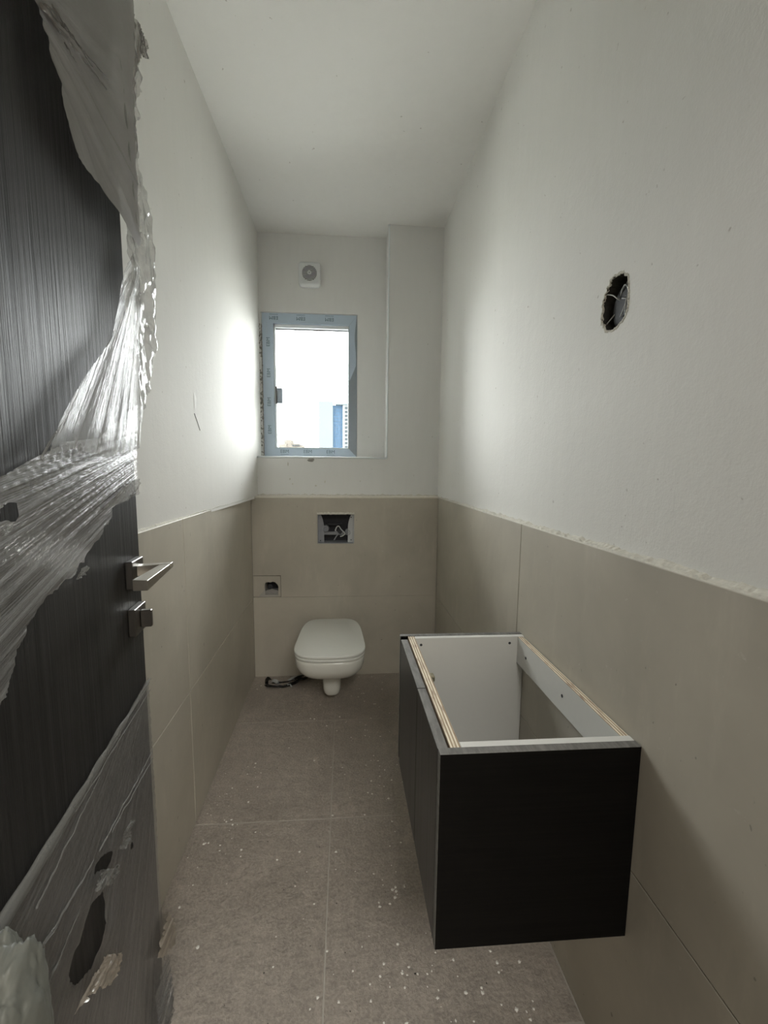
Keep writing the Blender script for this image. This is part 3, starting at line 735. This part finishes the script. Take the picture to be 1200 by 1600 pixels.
# ------------------------------------------------------------------ door leaf, seen from inside, open against the left wall
EX, EY, SL = -.414, .860, -.11
L_ = math.sqrt(1+SL*SL); DU = Vector((-SL/L_, -1/L_, 0)); DN = Vector((1/L_, -SL/L_, 0))     # towards the hinge / out of the face
def D(u, z, off=0): return Vector((EX, EY, 0)) + DU*u + DN*off + Vector((0, 0, z))
def px2d(px, py, off=0):
    """where a ray of the photograph meets the door's plane, as (u, z)"""
    d = _f + _r*((px-CX)/CF) - _u*((py-CY)/CF); o = Vector((0, 0, EYE))
    t = (DN.dot(Vector((EX, EY, 0))+DN*off) - DN.dot(o))/DN.dot(d); P = o+d*t
    return ((P-Vector((EX, EY, 0))).dot(DU), P.z)
door = empty('door_1', (D(.86, 0).x, D(.86, 0).y, 0)); tag(door, kind='structure')
dfn = lambda c: D(c[0], c[2], c[1])
keep(box('door_leaf', 0, .85, -.042, 0, .008, 2.112, M['door'], bev=.0015, fn=dfn), door)
# frame at the hinge side and head
tr = tag(box('trim_1', -.345, -.325, -.185, -.005, 0, DH, M['door'], bev=.002), kind='structure')
keep(box('head_jamb', -.325, .53, -.185, -.005, DH-.02, DH, M['door'], bev=.002), tr)
keep(box('lock_jamb', .51, .53, -.185, -.005, 0, DH-.02, M['door'], bev=.002), tr)
# handle
ux = lambda px, py, off: px2d(px, py, off)
hu0, hu1 = .018, .074
hd = keep(box('door_handle', hu0, hu1, 0, .013, 1.034, 1.087, M['steel_shaded'], bev=.0012, fn=dfn), door); tag(hd, 'nickel lever handle on a square plate')
def sub(o, parent): o.parent = parent; o.matrix_parent_inverse = Matrix.Translation(-door.location).inverted() @ Matrix.Translation(-door.location); return o
hd_parts = []
# neck: flat wedge from the plate out to the lever's far end
def prism(pts, name, m):
    bm = bmesh.new(); vs = [bm.verts.new(D(u, z, o)) for u, o, z in pts]
    h = len(vs)//2
    bm.faces.new(vs[:h]); bm.faces.new(vs[h:][::-1])
    for i in range(h): bm.faces.new((vs[i], vs[h+i], vs[h+(i+1) % h], vs[(i+1) % h]))
    bmesh.ops.recalc_face_normals(bm, faces=bm.faces); bmesh.ops.bevel(bm, geom=bm.edges[:], offset=.0006, segments=1, affect='EDGES')
    return bm_obj(name, bm, m)
zt_, zb_ = 1.074, 1.054
nk = prism([(.030, .012, zt_), (.052, .012, zt_), (.026, .066, zt_-.002), (.012, .066, zt_-.002), (.030, .012, zb_), (.052, .012, zb_), (.026, .066, zb_+.008), (.012, .066, zb_+.008)], 'lever_neck', M['steel'])
lv = prism([(.010, .066, zt_-.002), (.028, .048, zt_-.002), (.140, .036, zt_-.004), (.140, .060, zt_-.006), (.010, .066, zb_+.008), (.028, .048, zb_+.008), (.140, .036, zb_-.004), (.140, .060, zb_-.004)], 'lever', M['steel'])
# thumb turn
lk = keep(box('thumb_turn_lock', hu0+.0, hu1, 0, .013, .942, .995, M['steel_shaded'], bev=.0012, fn=dfn), door); tag(lk, 'nickel square plate with thumb turn')
tt = box('thumb_turn', .040, .050, .013, .033, .952, .986, M['steel_shaded'], bev=.0015, fn=dfn)
for c_, p_ in ((nk, hd), (lv, hd), (tt, lk)):
    c_.parent = p_; c_.matrix_parent_inverse = Matrix.Identity(4) if False else (Matrix.Translation(door.location) @ Matrix.Translation(-door.location))

# polythene film on the door
def inside(p, poly):
    x, y = p; c = False; j = len(poly)-1
    for i in range(len(poly)):
        xi, yi = poly[i]; xj, yj = poly[j]
        if (yi > y) != (yj > y) and x < (xj-xi)*(y-yi)/(yj-yi)+xi: c = not c
        j = i
    return c
def nearest(p, poly):
    best = None; P = Vector(p)
    for i in range(len(poly)):
        a = Vector(poly[i]); b = Vector(poly[(i+1) % len(poly)]); ab = b-a
        t = max(0, min(1, (P-a).dot(ab)/max(1e-12, ab.length_squared))); q = a+ab*t; d = (P-q).length
        if best is None or d < best[0]: best = (d, q)
    return best
def ragged(pts, amp, step, seed, closed_ragged):
    """refine an outline; edges listed in closed_ragged get a torn, wavy run"""
    out = []
    for i in range(len(pts)):
        a = Vector(pts[i]); b = Vector(pts[(i+1) % len(pts)]); d = b-a; n_ = max(1, int(d.length/step)); nv = Vector((-d.y, d.x)).normalized() if d.length else Vector((0, 0))
        for k in range(n_):
            p = a+d*k/n_
            if i in closed_ragged: p = p + nv*amp*(noise.noise(Vector((p.x*55, p.y*55, seed)))+.6*noise.noise(Vector((p.x*170, p.y*170, seed+5))))
            out.append((p.x, p.y))
    return out
def film(name, pxpoly, m, apex, step=.005, amp=.004, freq=60, base=.004, torn=(), tamp=.006, holes=(), crinkle=0, seed=1, label=None, bulge=None, loose=None):
    poly = [px2d(*q) for q in pxpoly]; poly = ragged(poly, tamp, .006, seed, torn)
    hp = [ragged([px2d(*q) for q in h], tamp*.5, .005, seed+9, range(20)) for h in holes]
    ap = Vector(px2d(*apex)); us = [p[0] for p in poly]; zs = [p[1] for p in poly]
    u0, z0 = min(us), min(zs); nu = int((max(us)-u0)/step)+2; nz = int((max(zs)-z0)/step)+2
    ins = {}; pos = {}
    for i in range(nu+1):
        for j in range(nz+1):
            p = (u0+i*step, z0+j*step); ok = inside(p, poly) and not any(inside(p, h) for h in hp); ins[i, j] = ok
    keep_c = [(i, j) for i in range(nu) for j in range(nz) if sum(ins[i+a, j+b] for a in (0, 1) for b in (0, 1)) >= 2]
    idx = {}; V = []; UV = []; F = []
    def vid(i, j):
        if (i, j) in idx: return idx[i, j]
        p = Vector((u0+i*step, z0+j*step)); edge = 1
        if not ins[i, j]:
            best = min((nearest(p, q) for q in [poly]+hp), key=lambda t: t[0]); p = best[1]
        r = (p-ap).length; th = math.atan2(p.y-ap.y, p.x-ap.x)
        ac = th*max(.25, r) if False else th*.45
        f1 = noise.noise(Vector((ac*freq, r*1.6, seed))); f2 = noise.noise(Vector((ac*freq*2.7, r*3, seed+3)))
        rid = (1-abs(f1)*2)**3*.9 + .5*f2
        off = base + amp*max(-.6, rid)
        if crinkle:
            q = Vector((p.x*crinkle, p.y*crinkle, seed)); dd = noise.voronoi(q)[0]; off += amp*1.4*(dd[1]-dd[0])
        if bulge:
            for (bx, by, br, bh) in bulge:
                B = Vector(px2d(bx, by)); off += bh*math.exp(-((p-B).length/br)**2)
        if loose: off += loose(p)
        off = max(.0012, off) if p.x > 0 else off
        idx[i, j] = len(V); V.append(D(p.x, p.y, off)); UV.append((r, th*.45)); return idx[i, j]
    for i, j in keep_c:
        F.append((vid(i, j), vid(i+1, j), vid(i+1, j+1), vid(i, j+1)))
    o = mesh_obj(name, V, F, m, smooth=True, uv=UV); keep(o, door)
    if label: tag(o, label)
    return o

film('plastic_film', [(-60, -70), (190, -70), (177, 0), (179, 30), (181, 62), (183, 88), (184, 130), (186, 200), (188, 250), (190, 300), (191, 330), (192, 385), (180, 372), (150, 325), (115, 280), (80, 232), (70, 205), (55, 150), (30, 50), (12, -10)],
     M['film_loose'], (-60, -120), .006, .004, 9, .010, torn=(2, 3, 4, 5, 6, 14, 15), seed=2, label='cloudy loose plastic sheet',
     loose=lambda p: .018+.012*noise.noise(Vector((p.x*6, p.y*6, 4))))
film('plastic_film', [(150, -30), (184, 0), (196, 70), (206, 120), (198, 200), (203, 262), (218, 310), (228, 385), (232, 450), (232, 515), (226, 560), (222, 606), (216, 630), (205, 640), (201, 560), (196, 470), (186, 400), (182, 330), (178, 250), (172, 170), (162, 90), (150, 30)],
     M['film_shiny'], (190, -300), .0045, .007, 45, .006, torn=range(2, 14), tamp=.004, crinkle=26, seed=5, label='shiny crinkled plastic strip wrapping the door edge',
     loose=lambda p: .006)
film('plastic_film', [(192, 398), (205, 420), (206, 480), (212, 640), (204, 700), (150, 716), (95, 700), (50, 715), (75, 655), (110, 595), (160, 530), (172, 470), (180, 420)],
     M['film_fold'], (212, 380), .0045, .0035, 16, .008, torn=(), seed=8, label='stretched translucent plastic triangle', loose=lambda p: .006)
film('plastic_film', [(212, 632), (211, 690), (212, 770), (181, 786), (165, 815), (150, 843), (117, 886), (112, 902), (98, 908), (76, 930), (55, 948), (40, 975), (25, 1010), (14, 1050), (2, 1085), (-60, 1180), (-60, 765), (0, 742), (50, 715), (100, 690), (150, 684), (190, 650)],
     M['film_clear'], (330, 640), .004, .0020, 150, .003, torn=(2, 3, 4, 5, 6, 7, 8, 9, 10, 11, 12, 13, 14), tamp=.009, holes=[[(-12, 818), (-5, 790), (18, 784), (22, 800), (16, 812)]], seed=11, label='wide tight band of clear plastic wrap')
film('plastic_film', [(212, 747), (212, 772), (182, 786), (150, 800), (170, 775), (195, 755)], M['film_fold'], (260, 690), .004, .005, 50, .006, seed=12)
film('plastic_film', [(229, 1058), (235, 1170), (240, 1250), (246, 1380), (251, 1440), (261, 1575), (150, 1850), (-60, 2250), (-60, 1530), (0, 1427), (60, 1335), (120, 1240), (180, 1145)],
     M['film_hazy'], (262, 950), .004, .0018, 110, .003, torn=(), tamp=.003,
     holes=[[(139, 1370), (147, 1348), (160, 1336), (173, 1329), (170, 1345), (162, 1358), (148, 1362)], [(157, 1393), (160, 1410), (158, 1440), (150, 1480), (138, 1512), (114, 1540), (102, 1530), (112, 1490), (122, 1470), (130, 1440), (140, 1412)],
            [(200, 1322), (203, 1314), (206, 1320), (203, 1328)]], seed=15, label='lower sheet of clear plastic wrap with torn holes',
     bulge=[(165, 1450, .03, .006)])
# rolled upper hem of the lower sheet, and a second fold line
def hem(a, b, r0, r1, m, seed, off=.008, nseg=60):
    ua, ub = Vector(px2d(*a)), Vector(px2d(*b)); pts = []; tp = []
    for i in range(nseg+1):
        p = ua.lerp(ub, i/nseg); p = p + Vector((.0, .004*noise.noise(Vector((i*.12, seed, 0))))); pts.append(D(p.x, p.y, off+.002*noise.noise(Vector((i*.3, seed, 1))))); tp.append((r0+(r1-r0)*i/nseg)*(1+.35*noise.noise(Vector((i*.22, seed, 2)))))
    bm = tube_bm(pts, 1, 8, taper=tp); o0 = D(0, 0, off)
    for v in bm.verts: dd = (v.co-o0).dot(DN); v.co -= DN*dd*.6
    o = bm_obj('film_fold', bm, m, smooth=True); keep(o, door); return o
hem((229, 1060), (-30, 1476), .002, .010, M['film_fold'], 1)
hem((229, 1066), (-30, 1496), .0012, .006, M['film_fold'], 2, .006)
hem((230, 1078), (110, 1270), .001, .0022, M['film_fold'], 3, .006)
hem((140, 1345), (30, 1530), .0012, .004, M['film_fold'], 4, .006)
hem((150, 1215), (50, 1420), .0012, .0025, M['film_fold'], 8, .005)
hem((120, 1420), (60, 1560), .0012, .0025, M['film_fold'], 9, .005)
hem((234, 1175), (150, 1330), .0012, .0022, M['film_fold'], 5, .005)
hem((235, 1185), (170, 1300), .0010, .0018, M['film_fold'], 6, .005)
hem((165, 527), (50, 716), .0014, .0022, M['film_fold'], 7, .010)
# torn flaps that stand off the door
def flap(pxpoly, m, seed, lift, torn=True):
    return film('torn_flap', pxpoly, m, (pxpoly[0][0]+40, pxpoly[0][1]-60), .003, .007, 50, .010, torn=range(len(pxpoly)) if torn else (), tamp=.004, seed=seed, loose=lambda p: lift)
M['film_flap'] = film_mat('dusty_torn_polythene', (.62, .54, .44), .75, .95, .3, 60, 4)
flap([(139, 1500), (152, 1494), (167, 1496), (165, 1515), (150, 1540), (128, 1550), (112, 1560), (95, 1585), (85, 1600), (105, 1560), (122, 1530), (132, 1515)], M['film_flap'], 21, .010)
flap([(250, 1424), (260, 1445), (263, 1462), (256, 1482), (243, 1498), (232, 1500), (238, 1470), (244, 1450)], M['film_flap'], 22, .006)
flap([(246, 1495), (252, 1500), (258, 1560), (262, 1620), (235, 1620), (228, 1560), (236, 1520)], M['film_clear'], 23, .006)
flap([(172, 1328), (178, 1320), (176, 1305), (190, 1285), (194, 1283), (186, 1320), (178, 1330)], M['film_fold'], 24, .004)
flap([(139, 1371), (150, 1362), (162, 1360), (168, 1352), (166, 1368), (158, 1384), (145, 1390), (130, 1400)], M['film_fold'], 25, .004)
flap([(93, 908), (108, 893), (116, 882), (118, 893), (108, 900), (104, 905)], M['film_fold'], 26, .004)
M['film_tip'] = film_mat('grey_brown_crumpled_polythene', (.20, .18, .155), .5, .85, .2, 40, 6, 30, .3)
film('torn_flap', [(178, 0), (190, 20), (199, 34), (211, 56), (215, 70), (214, 90), (206, 84), (196, 100), (193, 130), (192, 170), (197, 200), (196, 240), (190, 230), (186, 150), (181, 80), (176, 30)], M['film_tip'], (190, -60), .003, .006, 50, .010, torn=range(1, 12), tamp=.004, seed=31, crinkle=20, loose=lambda p: .006)
for (a, b, w_) in (((18, 0), (134, 134), .003), ((26, 0), (137, 120), .002), ((38, 0), (110, 100), .0018), ((60, 60), (92, 112), .0015), ((137, -10), (152, 60), .002)):
    hem(a, b, w_, w_*.5, M['film_tip'], a[0], .030)
hem((153, 40), (190, 372), .005, .004, M['film_fold'], 77, .028)
# thick crumpled bunch of sheeting hanging on the hinge half of the door
bc = px2d(-6, 1600, .03)
ico = bmesh.new(); bmesh.ops.create_icosphere(ico, subdivisions=5, radius=1)
M['film_bunch'] = film_mat('milky_bunched_polythene', (.25, .255, .225), .85, .98, .3, 20, 5, 18)
for v in ico.verts:
    c = v.co.copy(); q = c*2.4
    d = 1 + .16*noise.noise(q) + .07*(1-abs(noise.noise(q*2.7))*2)
    x = math.copysign(abs(c.x)**.7, c.x)*.042*d; z = math.copysign(abs(c.z)**.55, c.z)*.135*d; y = c.y*.030*d
    v.co = D(bc[0]+x+.0, bc[1]-.070+z, .034+y)
o = bm_obj('bunched_sheet', ico, M['film_bunch'], smooth=True); keep(o, door); tag(o, 'thick milky bunch of plastic sheeting')

# ------------------------------------------------------------------ outside
gr = tag(plate('ground', rect(-400, 400, 3.5, 900), [], lambda a, b, w_: (a, b, -22-w_), .5, plain('city_ground', (.40, .40, .38), .9, var=.3, scale=.05)), kind='structure')
gr['label'] = 'city ground far below the window'
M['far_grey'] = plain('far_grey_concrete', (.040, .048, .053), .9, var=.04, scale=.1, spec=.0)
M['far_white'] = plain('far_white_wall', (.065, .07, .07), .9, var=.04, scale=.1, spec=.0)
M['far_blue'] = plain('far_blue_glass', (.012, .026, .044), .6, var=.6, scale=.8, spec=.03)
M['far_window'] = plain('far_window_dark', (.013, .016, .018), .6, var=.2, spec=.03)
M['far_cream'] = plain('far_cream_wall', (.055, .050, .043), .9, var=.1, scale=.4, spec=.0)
DT = 160.
def P(px, py, y=DT): return onplane_Y(px, py, y)
tower = empty('tower_block', (P(520, 690).x, DT, -22)); tag(tower, 'tall pale tower with blue glass strip seen through window', 'building')
def tb(name, xa, xb, ytop, d0, m, dep=14, parent=tower, Y=DT, base=-22):
    a = P(xa, ytop, Y); b = P(xb, ytop, Y)
    return keep(box(name, a.x, b.x, Y+d0, Y+d0+dep, base, a.z, m, bev=0), parent)
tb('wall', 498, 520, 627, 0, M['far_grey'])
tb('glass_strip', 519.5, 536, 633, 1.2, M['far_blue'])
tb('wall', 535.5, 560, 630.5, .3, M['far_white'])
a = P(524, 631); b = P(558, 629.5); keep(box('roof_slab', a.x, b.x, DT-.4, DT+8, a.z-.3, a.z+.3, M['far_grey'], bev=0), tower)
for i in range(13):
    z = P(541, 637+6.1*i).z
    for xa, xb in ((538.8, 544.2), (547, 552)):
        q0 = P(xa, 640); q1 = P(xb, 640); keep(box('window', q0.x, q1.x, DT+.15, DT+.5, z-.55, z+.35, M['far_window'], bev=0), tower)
random.seed(3)
bm = bmesh.new(); q0 = P(520.5, 640); q1 = P(535, 640)                 # mullion grid of the blue strip
g0 = q0.x; 
for i in range(5):
    x = q0.x+(q1.x-q0.x)*i/4
    b2 = box_bm(x-.06, x+.06, DT+1.0, DT+1.25, 0, P(520, 634).z)
    me = bpy.data.meshes.new('x'); b2.to_mesh(me); b2.free(); bm.from_mesh(me)
for k in range(26):
    z = 2+k*1.15
    b2 = box_bm(q0.x, q1.x, DT+1.05, DT+1.25, z-.08, z+.08); me = bpy.data.meshes.new('x'); b2.to_mesh(me); b2.free(); bm.from_mesh(me)
keep(bm_obj('mullions', bm, plain('far_mullion', (.024, .032, .042), .8, spec=.0)), tower)
low = empty('low_building', (P(455, 695).x, 190, -22)); tag(low, 'low cream rooftops at the lower left of the window view', 'building')
for xa, xb, yt, d0 in ((436, 473, 695, 0), (444, 455, 687, .5), (436, 448, 693.5, -.5), (455, 468, 693, .8)):
    tb('wall', xa, xb, yt, d0, M['far_cream'], 10, low, 190.)
for k in range(4):
    q0 = P(457+k*3, 695.6, 190.); keep(box('window', q0.x, q0.x+.5, 189.5, 189.95, q0.z-.5, q0.z+.15, M['far_window'], bev=0), low)
